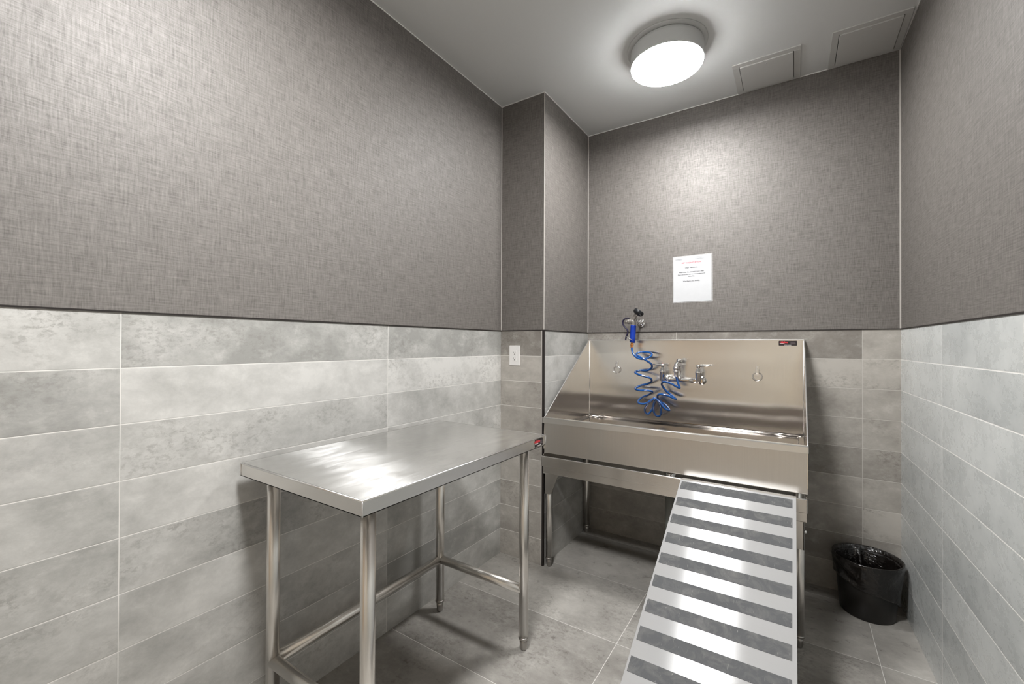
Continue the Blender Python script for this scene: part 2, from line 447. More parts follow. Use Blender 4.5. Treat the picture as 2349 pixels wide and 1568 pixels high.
# dark wainscot trims
def strip(name, a, b, mat, dz=0.0045, d=0.003, z=W):
    a, b = Vector(a), Vector(b); t_ = (b - a).normalized(); n = Vector((-t_.y, t_.x))
    bm = bmesh.new()
    add_prism(bm, [(a.x, a.y, z - dz / 2), (b.x, b.y, z - dz / 2), (b.x + n.x * d, b.y + n.y * d, z - dz / 2), (a.x + n.x * d, a.y + n.y * d, z - dz / 2)], (0, 0, dz))
    return struct(name, bm, mat)
strip('trim_1', (0, YC), (0, YF), m_dark)          # left wall
strip('trim_2', (XC, YC), (0, YC), m_dark)
strip('trim_3', (XC, YB), (XC, YC), m_dark)
strip('trim_4', (XR, YB), (XC, YB), m_dark)
strip('trim_5', (xr(YF), YF), (XR, YB), m_dark)
def vtrim(name, x0, x1, y0, y1, z0, z1, mat):
    bm = bmesh.new(); add_box(bm, x0, x1, y0, y1, z0, z1); return struct(name, bm, mat)
vtrim('trim_6', XC - 0.011, XC + 0.0015, YC - 0.0025, YC + 0.010, 0.0, W, m_dark)
vtrim('trim_7', XC - 0.0155, XC - 0.0108, YC - 0.0028, YC + 0.001, 0.0, W, m_caulk)
vtrim('trim_8', XC - 0.003, XC + 0.001, YC - 0.0012, YC + 0.003, W + 0.003, H, m_caulk)
vtrim('trim_9', XC, XC + 0.004, YB - 0.004, YB, W + 0.003, H, m_caulk)
vtrim('trim_10', XR - 0.005, XR, YB - 0.004, YB, W + 0.003, H, m_caulk)
vtrim('trim_11', 0, 0.003, YC - 0.003, YC, W + 0.003, H, m_caulk)
# thin white caulk where ceiling meets wallpaper
strip('trim_12', (0, YC), (0, YF), m_white, 0.004, 0.003, H - 0.002)
strip('trim_13', (XC, YC), (0, YC), m_white, 0.004, 0.003, H - 0.002)
strip('trim_14', (XC, YB), (XC, YC), m_white, 0.004, 0.003, H - 0.002)
strip('trim_15', (XR, YB), (XC, YB), m_white, 0.004, 0.003, H - 0.002)
strip('trim_16', (xr(YF), YF), (XR, YB), m_white, 0.004, 0.003, H - 0.002)

# door behind the camera
bm = bmesh.new(); add_box(bm, 1.12, 2.00, YF, YF + 0.03, 0.005, 2.10)
door = struct('door_1', bm, m_wood, bevel=0.003)
bm = bmesh.new()
add_box(bm, 1.05, 1.12, YF, YF + 0.045, 0.0, 2.17); add_box(bm, 2.00, 2.07, YF, YF + 0.045, 0.0, 2.17); add_box(bm, 1.12, 2.00, YF, YF + 0.045, 2.10, 2.17)
obj('door_frame', bm, m_paint, door, bevel=0.003)
bm = bmesh.new()
add_tube(bm, [(1.20, YF + 0.03, 1.0), (1.20, YF + 0.085, 1.0), (1.21, YF + 0.09, 1.0), (1.31, YF + 0.09, 1.0)], 0.009, 12)
obj('door_handle', bm, m_chrome, door)

bm = bmesh.new(); add_box(bm, 0.07, 0.56, YF, YF + 0.025, 0.02, 2.05)
door2 = struct('door_2', bm, m_wood2, bevel=0.003)
bm = bmesh.new(); add_tube(bm, [(0.50, YF + 0.025, 0.95), (0.50, YF + 0.06, 0.95), (0.50, YF + 0.06, 1.08), (0.50, YF + 0.025, 1.08)], 0.006, 10)
obj('door_handle', bm, m_chrome, door2)

# ------------------------------------------------------------------ ceiling lamps
def ceiling_lamp(x, y, label, mat):
    t = thing('ceiling_lamp', label, 'ceiling lamp', (x, y, H), 'round drum ceiling lamps')
    bm = bmesh.new()
    zb = -0.0935
    add_lathe(bm, [(0.150, 0.0), (0.150, -0.012), (0.168, -0.012), (0.1725, -0.016), (0.1735, -0.030), (0.1735, zb + 0.004), (0.1725, zb + 0.001), (0.168, zb + 0.001), (0.168, -0.02), (0.02, -0.02)], 96, Matrix.Translation((x, y, H)))
    obj('lamp_housing', bm, m_paint, t)
    bm = bmesh.new()
    add_lathe(bm, [(0.168, zb + 0.006), (0.1705, zb + 0.0005), (0.1705, zb - 0.004), (0.168, zb - 0.007), (0.10, zb - 0.009), (0.0, zb - 0.0095)], 96, Matrix.Translation((x, y, H)))
    obj('lamp_diffuser', bm, mat, t)
    bm = bmesh.new()
    add_lathe(bm, [(0.150, -0.0005), (0.190, -0.0005), (0.190, -0.006), (0.186, -0.008), (0.150, -0.008)], 96, Matrix.Translation((x, y, H)))
    obj('lamp_base_plate', bm, m_paint, t)
    return t
ceiling_lamp(1.005, 2.215, 'lit round white drum ceiling lamp on the ceiling in front of the tub alcove', m_diff)
ceiling_lamp(0.95, 0.52, 'lit round white drum ceiling lamp above the near end of the table, nearer the door', m_diff2)

# ------------------------------------------------------------------ access panels
def access_panel(x0, x1, y0, y1, bx, by, label, skew=0.0):
    t = thing('access_panel', label, 'access panel', ((x0 + x1) / 2, (y0 + y1) / 2, H), 'white access panels in the ceiling')
    bm = bmesh.new(); z0, z1 = H - 0.006, H
    add_box(bm, x0, x1, y0, y0 + by, z0, z1); add_box(bm, x0, x1, y1 - 0.022, y1, z0, z1)
    add_box(bm, x0, x0 + bx, y0 + by, y1 - 0.022, z0, z1); add_box(bm, x1 - bx, x1, y0 + by, y1 - 0.022, z0, z1)
    obj('panel_frame', bm, m_panel, t, bevel=0.0015)
    bm = bmesh.new(); add_box(bm, x0 + bx - 0.001, x1 - bx + 0.001, y0 + by - 0.001, y1 - 0.021, H - 0.001, H); obj('panel_recess', bm, m_lgap, t)
    bm = bmesh.new(); add_box(bm, x0 + bx + 0.003, x1 - bx - 0.0025, y0 + by + 0.0025, y1 - 0.024, H - 0.011, H - 0.001)
    d = obj('panel_door', bm, m_panel, t, bevel=0.0012)
    bm = bmesh.new(); add_lathe(bm, [(0.0045, 0.0), (0.0045, -0.003), (0.0, -0.003)], 16, Matrix.Translation(((x0 + x1) / 2 + 0.002, y0 + by + 0.024, H - 0.010)))
    obj('latch', bm, m_paint, d)
    return t
access_panel(1.262, 1.568, 2.556, YB - 0.004, 0.030, 0.030, 'smaller-looking white square access panel in the ceiling, between the lamp and the corner panel')
access_panel(1.692, 1.984, 2.541, YB - 0.004, 0.027, 0.028, 'white square access panel in the ceiling corner against the right wall')

# ------------------------------------------------------------------ outlet
t = thing('wall_outlet', 'white double power outlet on the stone tiles of the narrow column face', 'outlet', (0.104, YC, 1.233))
bm = bmesh.new(); add_box(bm, 0.066, 0.142, YC - 0.006, YC, 1.171, 1.294); pl = obj('cover_plate', bm, m_white, t, bevel=0.002)
bm = bmesh.new(); add_box(bm, 0.0875, 0.1205, YC - 0.0075, YC - 0.005, 1.199, 1.266); rc = obj('receptacle', bm, m_white, t, bevel=0.0008)
bm = bmesh.new()
for zc in (1.250, 1.2155):
    for sx in (-0.0058, 0.0058): add_box(bm, 0.104 + sx - 0.0011, 0.104 + sx + 0.0011, YC - 0.0079, YC - 0.0070, zc - 0.003, zc + 0.0045)
    add_lathe(bm, [(0.0026, -0.0004), (0.0026, 0.0005)], 12, axis((0.104, YC - 0.0075, zc - 0.0095), (0, -1, 0)))
obj('socket_holes', bm, m_dark, rc)

# ------------------------------------------------------------------ notice
PX, PZ = 1.006, 1.716
t = thing('paper_notice', 'white printed paper notice in a clear sleeve on the wallpaper above the tub', 'notice', (PX, YB, PZ - 0.143))
rot = Matrix.Translation((PX, 0, PZ)) @ Matrix.Rotation(math.radians(-0.3), 4, 'Y') @ Matrix.Translation((-PX, 0, -PZ))
def curled(bm_, x0, x1, z0, z1, y, th, lift):
    nx, nz = 12, 14; V0 = []
    for s_ in (0, 1):
        g = []
        for i in range(nx + 1):
            col_ = []
            for j in range(nz + 1):
                u, v = i / nx, j / nz
                l_ = lift * (max(0, u - 0.6) / 0.4) ** 2 * (max(0, v - 0.75) / 0.25) ** 2 + lift * 0.5 * (max(0, 0.3 - u) / 0.3) ** 2 * (max(0, 0.15 - v) / 0.15) ** 2
                col_.append(bm_.verts.new((x0 + (x1 - x0) * u, y - l_ - s_ * th, z0 + (z1 - z0) * v)))
            g.append(col_)
        V0.append(g)
    for s_ in (0, 1):
        for i in range(nx):
            for j in range(nz):
                q = [V0[s_][i][j], V0[s_][i + 1][j], V0[s_][i + 1][j + 1], V0[s_][i][j + 1]]
                bm_.faces.new(q if s_ else list(reversed(q)))
bm = bmesh.new(); curled(bm, 0.8945, 1.1165, 1.575, 1.859, YB - 0.002, 0.0004, 0.004); bmesh.ops.transform(bm, matrix=rot, verts=bm.verts)
sheet = obj('paper_sheet', bm, m_paper, t)
bm = bmesh.new(); curled(bm, 0.889, 1.124, 1.568, 1.864, YB - 0.0012, 0.0002, 0.004); bmesh.ops.transform(bm, matrix=rot, verts=bm.verts)
obj('clear_sleeve', bm, m_sleeve, t)
def wtext(body, size, x, z, align='CENTER', y=YB - 0.0028, bold=0.0):
    return text_bm(body, size, rot @ Matrix.Translation((x, y, z)) @ Matrix.Rotation(PI / 2, 4, 'X'), align, bold=bold)
CX = 1.0015
for q_ in (('Dear Residents,', 0.0115, 1.788), ('Please keep the pet wash room clean.', 0.0098, 1.760),
           ('Please clean up after your use, and everything to the', 0.0076, 1.745), ('waste bin.', 0.0098, 1.733), ('We thank you kindly.', 0.0115, 1.703)):
    obj('text_line', wtext(q_[0], q_[1], CX, q_[2], bold=0.0002), m_ink, sheet)
obj('red_heading', wtext('PET WASH STATION', 0.0125, CX, 1.818, bold=0.0003), m_inkred, sheet)
bm = bmesh.new()
for k in range(6):
    x0 = 1.022 + random.uniform(0, 0.02) * (k % 3); add_box(bm, x0, 1.095, YB - 0.0031, YB - 0.0027, 1.8495 - k * 0.0028, 1.8506 - k * 0.0028)
obj('address_block', bm, m_inklt, sheet); bm = bmesh.new()
for k in range(3): add_box(bm, 0.903 + 0.005 * (k % 2), 0.942 + 0.004 * k, YB - 0.0031, YB - 0.0027, 1.8455 - k * 0.0032, 1.8468 - k * 0.0032)
obj('letterhead', bm, m_inklt, sheet); bm = bmesh.new()
for dx, dz in ((0.0, 0.0), (0.008, -0.010), (0.012, -0.015)): add_box(bm, 0.979 + dx, 0.982 + dx, YB - 0.0031, YB - 0.0027, 1.8485 + dz, 1.850 + dz)
obj('corner_marks', bm, m_inklt, sheet)

# ------------------------------------------------------------------ maker plate (small black label with red and white lettering)
def maker_label(parent, origin, ux, uz, n, wd, ht):
    """origin = lower-left corner, ux/uz in-plane unit vectors, n outward normal"""
    ux, uz, n = Vector(ux), Vector(uz), Vector(n); O = Vector(origin)
    def M(u, v, e): 
        mm = Matrix.Identity(4)
        for i in range(3): mm[i][0] = ux[i]; mm[i][1] = uz[i]; mm[i][2] = n[i]
        pp = O + ux * u + uz * v + n * e
        for i in range(3): mm[i][3] = pp[i]
        return mm
    bm = bmesh.new(); r = ht * 0.12; pts = []
    for cx_, cy_, a0 in ((wd - r, ht - r, 0), (r, ht - r, 90), (r, r, 180), (wd - r, r, 270)):
        for k in range(5):
            a = math.radians(a0 + k * 22.5); pts.append(O + ux * (cx_ + r * math.cos(a)) + uz * (cy_ + r * math.sin(a)))
    add_prism(bm, pts, n * 0.0008)
    lab = obj('maker_label', bm, m_lblk, parent); lab['label'] = 'small black label with red lettering'
    obj('red_lettering', text_bm('ridalco', ht * 0.52, M(wd * 0.285, ht * 0.70, 0.001), bold=ht * 0.022), m_lred, lab)
    b = join(text_bm('Stainless', ht * 0.24, M(wd * 0.19, ht * 0.44, 0.001), bold=ht * 0.012), text_bm('OTTAWA  CANADA', ht * 0.13, M(wd * 0.5, ht * 0.11, 0.001), bold=ht * 0.01))
    obj('white_lettering', b, m_lwht, lab)
    bm = bmesh.new()
    for k in range(4):
        a0, a1 = wd * (0.64 + 0.01 * (k % 2)), wd * (0.93 - 0.02 * (k == 0)); v = ht * (0.72 - 0.125 * k)
        add_prism(bm, [O + ux * a0 + uz * v + n * 0.0008, O + ux * a1 + uz * v + n * 0.0008, O + ux * a1 + uz * (v - ht * 0.06) + n * 0.0008, O + ux * a0 + uz * (v - ht * 0.06) + n * 0.0008], n * 0.0004)
    obj('grey_lines', bm, m_lgry, lab)
    return lab

# ------------------------------------------------------------------ work table
t = thing('work_table', 'stainless steel work table with open tube legs against the tiled left wall', 'table', (0.343, 1.154, 0))
X0, X1, Y0, Y1, ZT = 0.039, 0.648, 0.687, 1.622, 0.914
TH = 0.042
bm = bmesh.new()
# thin top sheet with folded fascia and inward lip
s = 0.0022
add_box(bm, X0, X1, Y0, Y1, ZT - s, ZT, 0)
for q in ((X0, X0 + s, Y0, Y1), (X1 - s, X1, Y0, Y1), (X0, X1, Y0, Y0 + s), (X0, X1, Y1 - s, Y1)): add_box(bm, *q, ZT - TH, ZT, 1)
add_box(bm, X0, X0 + 0.02, Y0, Y1, ZT - TH, ZT - TH + s, 1); add_box(bm, X1 - 0.02, X1, Y0, Y1, ZT - TH, ZT - TH + s, 1)
add_box(bm, X0, X1, Y0, Y0 + 0.02, ZT - TH, ZT - TH + s, 1); add_box(bm, X0, X1, Y1 - 0.02, Y1, ZT - TH, ZT - TH + s, 1)
top = obj('tabletop', bm, [m_top, m_fas], t)
bm = bmesh.new()   # polished folded edges
e = 0.0022
for a, b_ in (((X0, Y0), (X1, Y0)), ((X1, Y0), (X1, Y1)), ((X1, Y1), (X0, Y1)), ((X0, Y1), (X0, Y0))):
    add_tube(bm, [(a[0], a[1], ZT - e), (b_[0], b_[1], ZT - e)], e * 1.15, 10)
for q in ((X0, Y0), (X1, Y0), (X1, Y1)): add_tube(bm, [(q[0], q[1], ZT - e), (q[0], q[1], ZT - TH)], e, 10)
obj('folded_edge', bm, m_edge, top)
bm = bmesh.new()   # underframe channel
add_box(bm, 0.30, 0.38, Y0 + 0.05, Y1 - 0.05, ZT - 0.035, ZT - s - 0.001)
add_box(bm, 0.07, X1 - 0.04, Y0 + 0.05, Y0 + 0.11, ZT - 0.037, ZT - s - 0.001); add_box(bm, 0.07, X1 - 0.04, Y1 - 0.09, Y1 - 0.03, ZT - 0.037, ZT - s - 0.001)
obj('underframe', bm, m_rail, t)
LX, LY = (0.092, 0.572), (0.765, 1.572)
def tube_leg(x, y, ztop, parent, r=0.0205, foot=0.052):
    bm = bmesh.new(); add_tube(bm, [(x, y, foot), (x, y, ztop)], r, 32)
    l = obj('leg', bm, m_tube, parent)
    bm = bmesh.new()
    add_lathe(bm, [(r * 0.99, foot - 0.006), (r * 1.06, foot - 0.003), (r * 1.06, foot + 0.003), (r * 1.0, foot + 0.0045)], 32, Matrix.Translation((x, y, 0)))
    add_lathe(bm, [(r * 0.40, 0.0), (r * 0.62, 0.002), (r * 0.66, 0.006), (r * 0.80, foot * 0.55), (r * 0.86, foot - 0.004), (0, foot - 0.004)], 32, Matrix.Translation((x, y, 0)))
    obj('foot', bm, m_foot, l)
    return l
for x in LX:
    for y in LY: tube_leg(x, y, ZT - 0.036, t)
ZS = 0.252
for a, b_ in (((LX[0], LY[0]), (LX[1], LY[0])), ((LX[0], LY[1]), (LX[1], LY[1])), ((LX[0], LY[0]), (LX[0], LY[1]))):
    bm = bmesh.new(); add_tube(bm, [(a[0], a[1], ZS), (b_[0], b_[1], ZS)], 0.0195, 32); obj('stretcher', bm, m_tube, t)
bm = bmesh.new()
add_tube(bm, [(LX[0], LY[0], ZS - 0.021), (LX[0], LY[0], ZS + 0.021)], 0.0212, 32)
for yy in LY:
    pass
bm.free()
maker_label(t, (X1 + 0.0003, 1.532, ZT - 0.037), (0, 1, 0), (0, 0, 1), (1, 0, 0), 0.064, 0.031)

# ------------------------------------------------------------------ grooming tub
TX0, TX1, TYB, TYF = 0.326, 1.588, 2.850, 2.172
ZB, ZR = 1.333, 0.880
tub = thing('pet_wash_tub', 'large stainless steel pet wash tub with sloped sides standing in the alcove', 'tub', ((TX0 + TX1) / 2, 2.5, 0))
bm = bmesh.new(); add_box(bm, TX0, TX1, TYB, TYB + 0.003, 0.70, ZB); 
back = obj('back_panel', bm, m_back, tub)
bm = bmesh.new(); add_box(bm, TX0, TX1, TYB - 0.001, TYB + 0.016, ZB - 0.004, ZB + 0.002); obj('top_hem', bm, m_edge, back, bevel=0.001)
YS = TYF + 0.012  # front of side slope
for x0, x1 in ((TX0, TX0 + 0.003), (TX1 - 0.003, TX1)):
    bm = bmesh.new()
    add_prism(bm, [(x0, YS, 0.70), (x0, TYB, 0.70), (x0, TYB, ZB), (x0, TYB - 0.012, ZB), (x0, YS + 0.012, ZR)], (x1 - x0, 0, 0))
    sp_ = obj('side_panel', bm, m_side, tub)
    bm = bmesh.new(); xm = (x0 + x1) / 2
    add_tube(bm, [(xm, TYB, ZB - 0.001), (xm, TYB - 0.012, ZB - 0.001), (xm, YS + 0.012, ZR), (xm, YS, ZR - 0.004)], 0.0030, 8)
    obj('edge_hem', bm, m_edge, sp_)
for xw in (TX0 + 0.004, TX1 - 0.004):  # thin bright tubes added as the highlight along both back corner creases
    bm = bmesh.new(); add_tube(bm, [(xw, TYB - 0.001, 0.806), (xw, TYB - 0.001, ZB - 0.006)], 0.0022, 10); obj('corner_highlight', bm, m_edge, back)
# basin: ledge, soft fold, then a cross-broken floor falling to the drain
bm = bmesh.new()
DX, DY = 0.955, 2.53
def ring_pts(ix, iy, z):
    x0, x1, y0, y1 = TX0 + 0.003 + ix, TX1 - 0.003 - ix, TYF + 0.030 + iy, TYB - iy
    pts = []
    K = 10
    for k in range(K): pts.append((x0 + (x1 - x0) * k / K, y0, z))
    for k in range(K): pts.append((x1, y0 + (y1 - y0) * k / K, z))
    for k in range(K): pts.append((x1 - (x1 - x0) * k / K, y1, z))
    for k in range(K): pts.append((x0, y1 - (y1 - y0) * k / K, z))
    return pts
lv = [ring_pts(0.0, 0.0, 0.812), ring_pts(0.001, 0.001, 0.807), ring_pts(0.003, 0.0022, 0.8045), ring_pts(0.006, 0.0034, 0.804), ring_pts(0.008, 0.0038, 0.804),
      ring_pts(0.024, 0.0044, 0.8035), ring_pts(0.026, 0.0048, 0.8025), ring_pts(0.0275, 0.0052, 0.7985), ring_pts(0.030, 0.006, 0.7978), ring_pts(0.034, 0.008, 0.7977)]
inner = ring_pts(0.036, 0.010, 0.7977)
for f_, z_ in ((0.0, 0.7977), (0.25, 0.7965), (0.5, 0.7950), (0.75, 0.7935), (0.93, 0.7925)):
    lv.append([(p_[0] + (DX - p_[0]) * f_, p_[1] + (DY - p_[1]) * f_, z_) for p_ in inner])
R_ = [[bm.verts.new(p_) for p_ in l_] for l_ in lv]
n_ = len(R_[0])
for i in range(len(R_) - 1):
    for k in range(n_):
        f = bm.faces.new([R_[i][k], R_[i][(k + 1) % n_], R_[i + 1][(k + 1) % n_], R_[i + 1][k]]); f.smooth = True
bm.faces.new(R_[-1])
add_box(bm, TX0 + 0.0035, TX1 - 0.0035, TYF + 0.0265, TYF + 0.0295, 0.80, ZR - 0.005)  # added front liner in the darkened steel, so the back panel mirrors dark
basin = obj('basin', bm, m_basin_dark, tub)
bm = bmesh.new(); add_lathe(bm, [(0.0, 0.0), (0.030, 0.0), (0.036, 0.003), (0.040, 0.003), (0.042, 0.0)], 32, Matrix.Translation((DX, DY, 0.793))); obj('drain_strainer', bm, m_chrome, basin)
# front apron with sheet thickness, wraps to the sides
bm = bmesh.new()
add_box(bm, TX0 + 0.001, TX1 - 0.001, TYF + 0.022, TYF + 0.026, 0.674, ZR - 0.002)
add_box(bm, TX0 + 0.001, TX1 - 0.001, TYF + 0.022, TYB - 0.002, 0.674, 0.677)
obj('front_apron', bm, m_apron, tub, bevel=0.001)
bm = bmesh.new()
add_prism(bm, [(TX0 - 0.0015, TYF, ZR - 0.030), (TX0 - 0.0015, TYF, ZR - 0.002), (TX0 - 0.0015, TYF + 0.003, ZR), (TX0 - 0.0015, TYF + 0.028, ZR), (TX0 - 0.0015, TYF + 0.028, ZR - 0.004), (TX0 - 0.0015, TYF + 0.022, ZR - 0.030)], (TX1 - TX0 + 0.003, 0, 0))
rim = obj('front_rim', bm, m_rim, tub, bevel=0.001)
bm = bmesh.new(); add_tube(bm, [(TX0 - 0.001, TYF + 0.001, ZR - 0.001), (TX1 + 0.001, TYF + 0.001, ZR - 0.001)], 0.0022, 8); obj('rim_edge', bm, m_edge, rim)
# ramp rail: forward hook channel over a lower frame face
bm = bmesh.new()
z1, z0, zl = 0.662, 0.604, 0.563
YH = TYF - 0.012
xa, xb = TX0, TX1 - 0.004
add_prism(bm, [(xa, YH + 0.003, z1), (xa, YH, z1 - 0.002), (xa, YH, z0 + 0.002), (xa, YH + 0.004, z0), (xa, YH + 0.028, z0 - 0.004), (xa, YH + 0.028, z0 + 0.002), (xa, YH + 0.006, z0 + 0.004), (xa, YH + 0.005, z1)], (xb - xa, 0, 0))
rail = obj('hook_rail', bm, m_rail, tub, bevel=0.0008)
bm = bmesh.new()
add_box(bm, xa - 0.001, xa + 0.003, YH, YH + 0.034, z0, z1 - 0.001)
obj('end_cap', bm, m_rail, rail, bevel=0.0008)
bm = bmesh.new(); add_box(bm, xb - 0.003, xb + 0.001, YH, YH + 0.034, z0, z1 - 0.001)
obj('end_cap', bm, m_rail, rail, bevel=0.0008)
bm = bmesh.new(); add_tube(bm, [(xa, YH + 0.003, z1), (xb, YH + 0.003, z1)], 0.0017, 8); obj('rail_edge', bm, m_edge, rail)
YL = YH + 0.012
bm = bmesh.new()
add_box(bm, xa + 0.006, xb - 0.001, YL, YL + 0.003, zl, 0.650)
add_box(bm, xa + 0.006, xb - 0.001, YL, YL + 0.10, zl, zl + 0.003)
add_box(bm, xa + 0.006, xa + 0.009, YL, 2.84, zl, 0.672); add_box(bm, xb - 0.004, xb - 0.001, YL, 2.84, zl, 0.668)
add_box(bm, xa + 0.006, xb - 0.001, 2.837, 2.84, zl, 0.668)
obj('frame_rail', bm, m_rail, tub, bevel=0.0008)
# legs with corner gussets
for sx, x in ((1, 0.334), (-1, 1.557)):
    for y in (2.243, 2.792):
        tube_leg(x, y, 0.60, tub, r=0.0195, foot=0.05)
        if y < 2.5:
            bm = bmesh.new()
            xo = x - sx * 0.018; yf = y - 0.024
            add_prism(bm, [(xo, yf, 0.600), (xo + sx * 0.098, yf, 0.600), (xo + sx * 0.098, yf, 0.572), (xo + sx * 0.046, yf, 0.440), (xo + sx * 0.036, yf, 0.430), (xo, yf, 0.428)], (0, 0.003, 0))
            add_prism(bm, [(xo, yf, 0.600), (xo, yf + 0.045, 0.600), (xo, yf + 0.045, 0.428), (xo, yf, 0.428)], (sx * 0.003, 0, 0))
            gs = obj('gusset', bm, m_rail, tub)
            bm = bmesh.new(); add_lathe(bm, [(0.007, 0), (0.007, 0.006), (0.004, 0.009), (0, 0.009)], 12, axis((xo, yf + 0.022, 0.500), (-sx, 0, 0))); obj('set_screw', bm, m_chrome, gs)
# drain
bm = bmesh.new()
add_lathe(bm, [(0.030, 0.770), (0.030, 0.60), (0.034, 0.595), (0.034, 0.545), (0.028, 0.54)], 24, Matrix.Translation((DX, DY, 0)))
dp = obj('drain_pipe', bm, m_chrome, tub)
bm = bmesh.new(); add_lathe(bm, [(0.031, 0.545), (0.036, 0.54), (0.036, 0.475), (0.031, 0.47)], 24, Matrix.Translation((DX, DY, 0))); obj('pipe_nut', bm, m_green, dp)
bm = bmesh.new(); add_tube(bm, [(DX, DY, 0.50), (DX, DY, 0.0)], 0.0285, 24); obj('waste_pipe', bm, m_pvc, dp)
maker_label(tub, (1.467, TYB - 0.0003, 1.2995), (1, 0, 0), (0, 0, 1), (0, -1, 0), 0.086, 0.027)
# tether rings
for x, z in ((0.529, 1.172), (1.363, 1.160)):
    bm = bmesh.new()
    add_box(bm, x - 0.009, x + 0.009, TYB - 0.004, TYB, z - 0.030, z + 0.018)
    add_box(bm, x - 0.008, x + 0.008, TYB - 0.016, TYB - 0.003, z - 0.020, z + 0.002)
    add_tube(bm, [(x, TYB - 0.004, z + 0.011), (x, TYB - 0.007, z + 0.011)], 0.004, 10)
    hk = obj('ring_bracket', bm, m_chrome, tub, bevel=0.001)
    bm = bmesh.new(); R0 = 0.0235
    add_tube(bm, [(x + R0 * math.cos(a), TYB - 0.012 + 0.003 * math.sin(a), z - 0.040 + R0 * math.sin(a)) for a in [2 * PI * k / 40 for k in range(41)]], 0.0028, 10, caps=False)
    obj('tether_ring', bm, m_chrome, hk)

# ------------------------------------------------------------------ ramp
KS = (0.673 - 0.269) / (2.12 - 1.284); LN = math.sqrt(1 + KS * KS)
dv = Vector((0, -1 / LN, -KS / LN)); nv = Vector((0, -KS / LN, 1 / LN))
RT = Vector((0, 2.12, 0.673)); RX0, RX1 = 1.0955, 1.546
RLEN = (0.673 - 0.004) / (KS / LN)
def rp(x, s_, e): q = RT + dv * s_ + nv * e; return Vector((x, q.y, q.z))
ramp = thing('pet_ramp', 'sloping aluminium pet ramp with dark grip strips hooked on the tub front', 'ramp', (1.32, 1.4, 0))
bm = bmesh.new()
def slab(bm, x0, x1, s0, s1, e0, e1):
    add_prism(bm, [rp(x0, s0, e0), rp(x0, s1, e0), rp(x0, s1, e1), rp(x0, s0, e1)], (x1 - x0, 0, 0))
slab(bm, RX0, RX1, 0.0, RLEN - 0.01, -0.003, 0.0)
deck = obj('deck', bm, m_ramp, ramp, bevel=0.0008)
for x0 in (RX0, RX1 - 0.003):
    bm = bmesh.new(); slab(bm, x0, x0 + 0.003, 0.004, RLEN - 0.05, -0.028, -0.003); obj('side_flange', bm, m_rampside, ramp)
bm = bmesh.new()
add_prism(bm, [rp(RX0, 0.0, -0.003), rp(RX0, 0.0, 0.0), (RX0, 2.1595, 0.669), (RX0, 2.1705, 0.667), (RX0, 2.1720, 0.655), (RX0, 2.1695, 0.655), (RX0, 2.168, 0.6645), (RX0, 2.160, 0.666)], (RX1 - RX0, 0, 0))
obj('hook_lip', bm, m_rampside, ramp)
for i in range(14):
    s0 = 0.012 + 0.1033 * i
    bm = bmesh.new(); slab(bm, RX0 + 0.008 + random.uniform(-.0008, .0008), RX1 - 0.0125, s0, s0 + 0.0485, 0.0, 0.0010)
    obj('grip_strip', bm, m_grip, ramp)

# ------------------------------------------------------------------ faucet
fa = thing('wall_faucet', 'chrome two-handle faucet mounted on the back panel of the tub', 'faucet', (0.945, TYB, 1.085))
YA = 2.790
bm = bmesh.new()
add_tube(bm, catmull([(0.862, YA, 1.094), (0.875, YA, 1.092), (0.895, YA, 1.086), (0.93, YA, 1.085), (0.99, YA, 1.083), (1.03, YA, 1.084), (1.046, YA, 1.086)], 4), [0.017] * 6 + [0.0125] * 4 + [0.0115] * 9 + [0.015] * 6, 20)
for x, zb in ((0.846, 1.076), (1.056, 1.076)):
    add_lathe(bm, [(0.004, zb - 0.006), (0.012, zb - 0.003), (0.0165, zb + 0.006), (0.0165, zb + 0.052), (0.019, zb + 0.056), (0.019, zb + 0.062), (0.014, zb + 0.066), (0.013, zb + 0.076), (0.0085, zb + 0.080), (0.0075, zb + 0.094), (0, zb + 0.094)], 28, Matrix.Translation((x, YA, 0)))
for x in (0.858, 1.066):  # wall flanges
    add_tube(bm, [(x, YA, 1.084), (x, TYB - 0.004, 1.084)], 0.0125, 20)
    add_lathe(bm, [(0.014, 0.016), (0.022, 0.012), (0.027, 0.004), (0.027, 0.0)], 32, axis((x, TYB, 1.084), (0, -1, 0)))
body = obj('faucet_body', bm, m_chrome, fa)
bm = bmesh.new()
add_lathe(bm, [(0.014, 1.090), (0.016, 1.098), (0.0125, 1.102), (0.0105, 1.106), (0.0105, 1.168), (0.015, 1.172), (0.015, 1.180), (0.010, 1.184)], 24, Matrix.Translation((0.948, YA, 0)))
add_lathe(bm, [(0.010, 0.0), (0.014, 0.004), (0.016, 0.018), (0.014, 0.026), (0.011, 0.030), (0.011, 0.040), (0.013, 0.043), (0, 0.043)], 24, axis((0.948, YA + 0.012, 1.195), (0, -0.6, 0.15)))
obj('riser', bm, m_chrome, fa)
bm = bmesh.new()   # swivel elbow and hose end in front of the riser
add_tube(bm, catmull([(0.946, YA, 1.190), (0.940, YA - 0.020, 1.186), (0.935, YA - 0.028, 1.172), (0.934, YA - 0.029, 1.160)], 5), 0.0145, 20)
add_lathe(bm, [(0.015, 1.166), (0.0185, 1.163), (0.0185, 1.154), (0.015, 1.150), (0.013, 1.146), (0.017, 1.143), (0.017, 1.136), (0.012, 1.132), (0.0125, 1.108), (0.009, 1.104), (0.0, 1.104)], 24, Matrix.Translation((0.934, YA - 0.029, 0)))
obj('swivel_outlet', bm, m_chrome, fa)
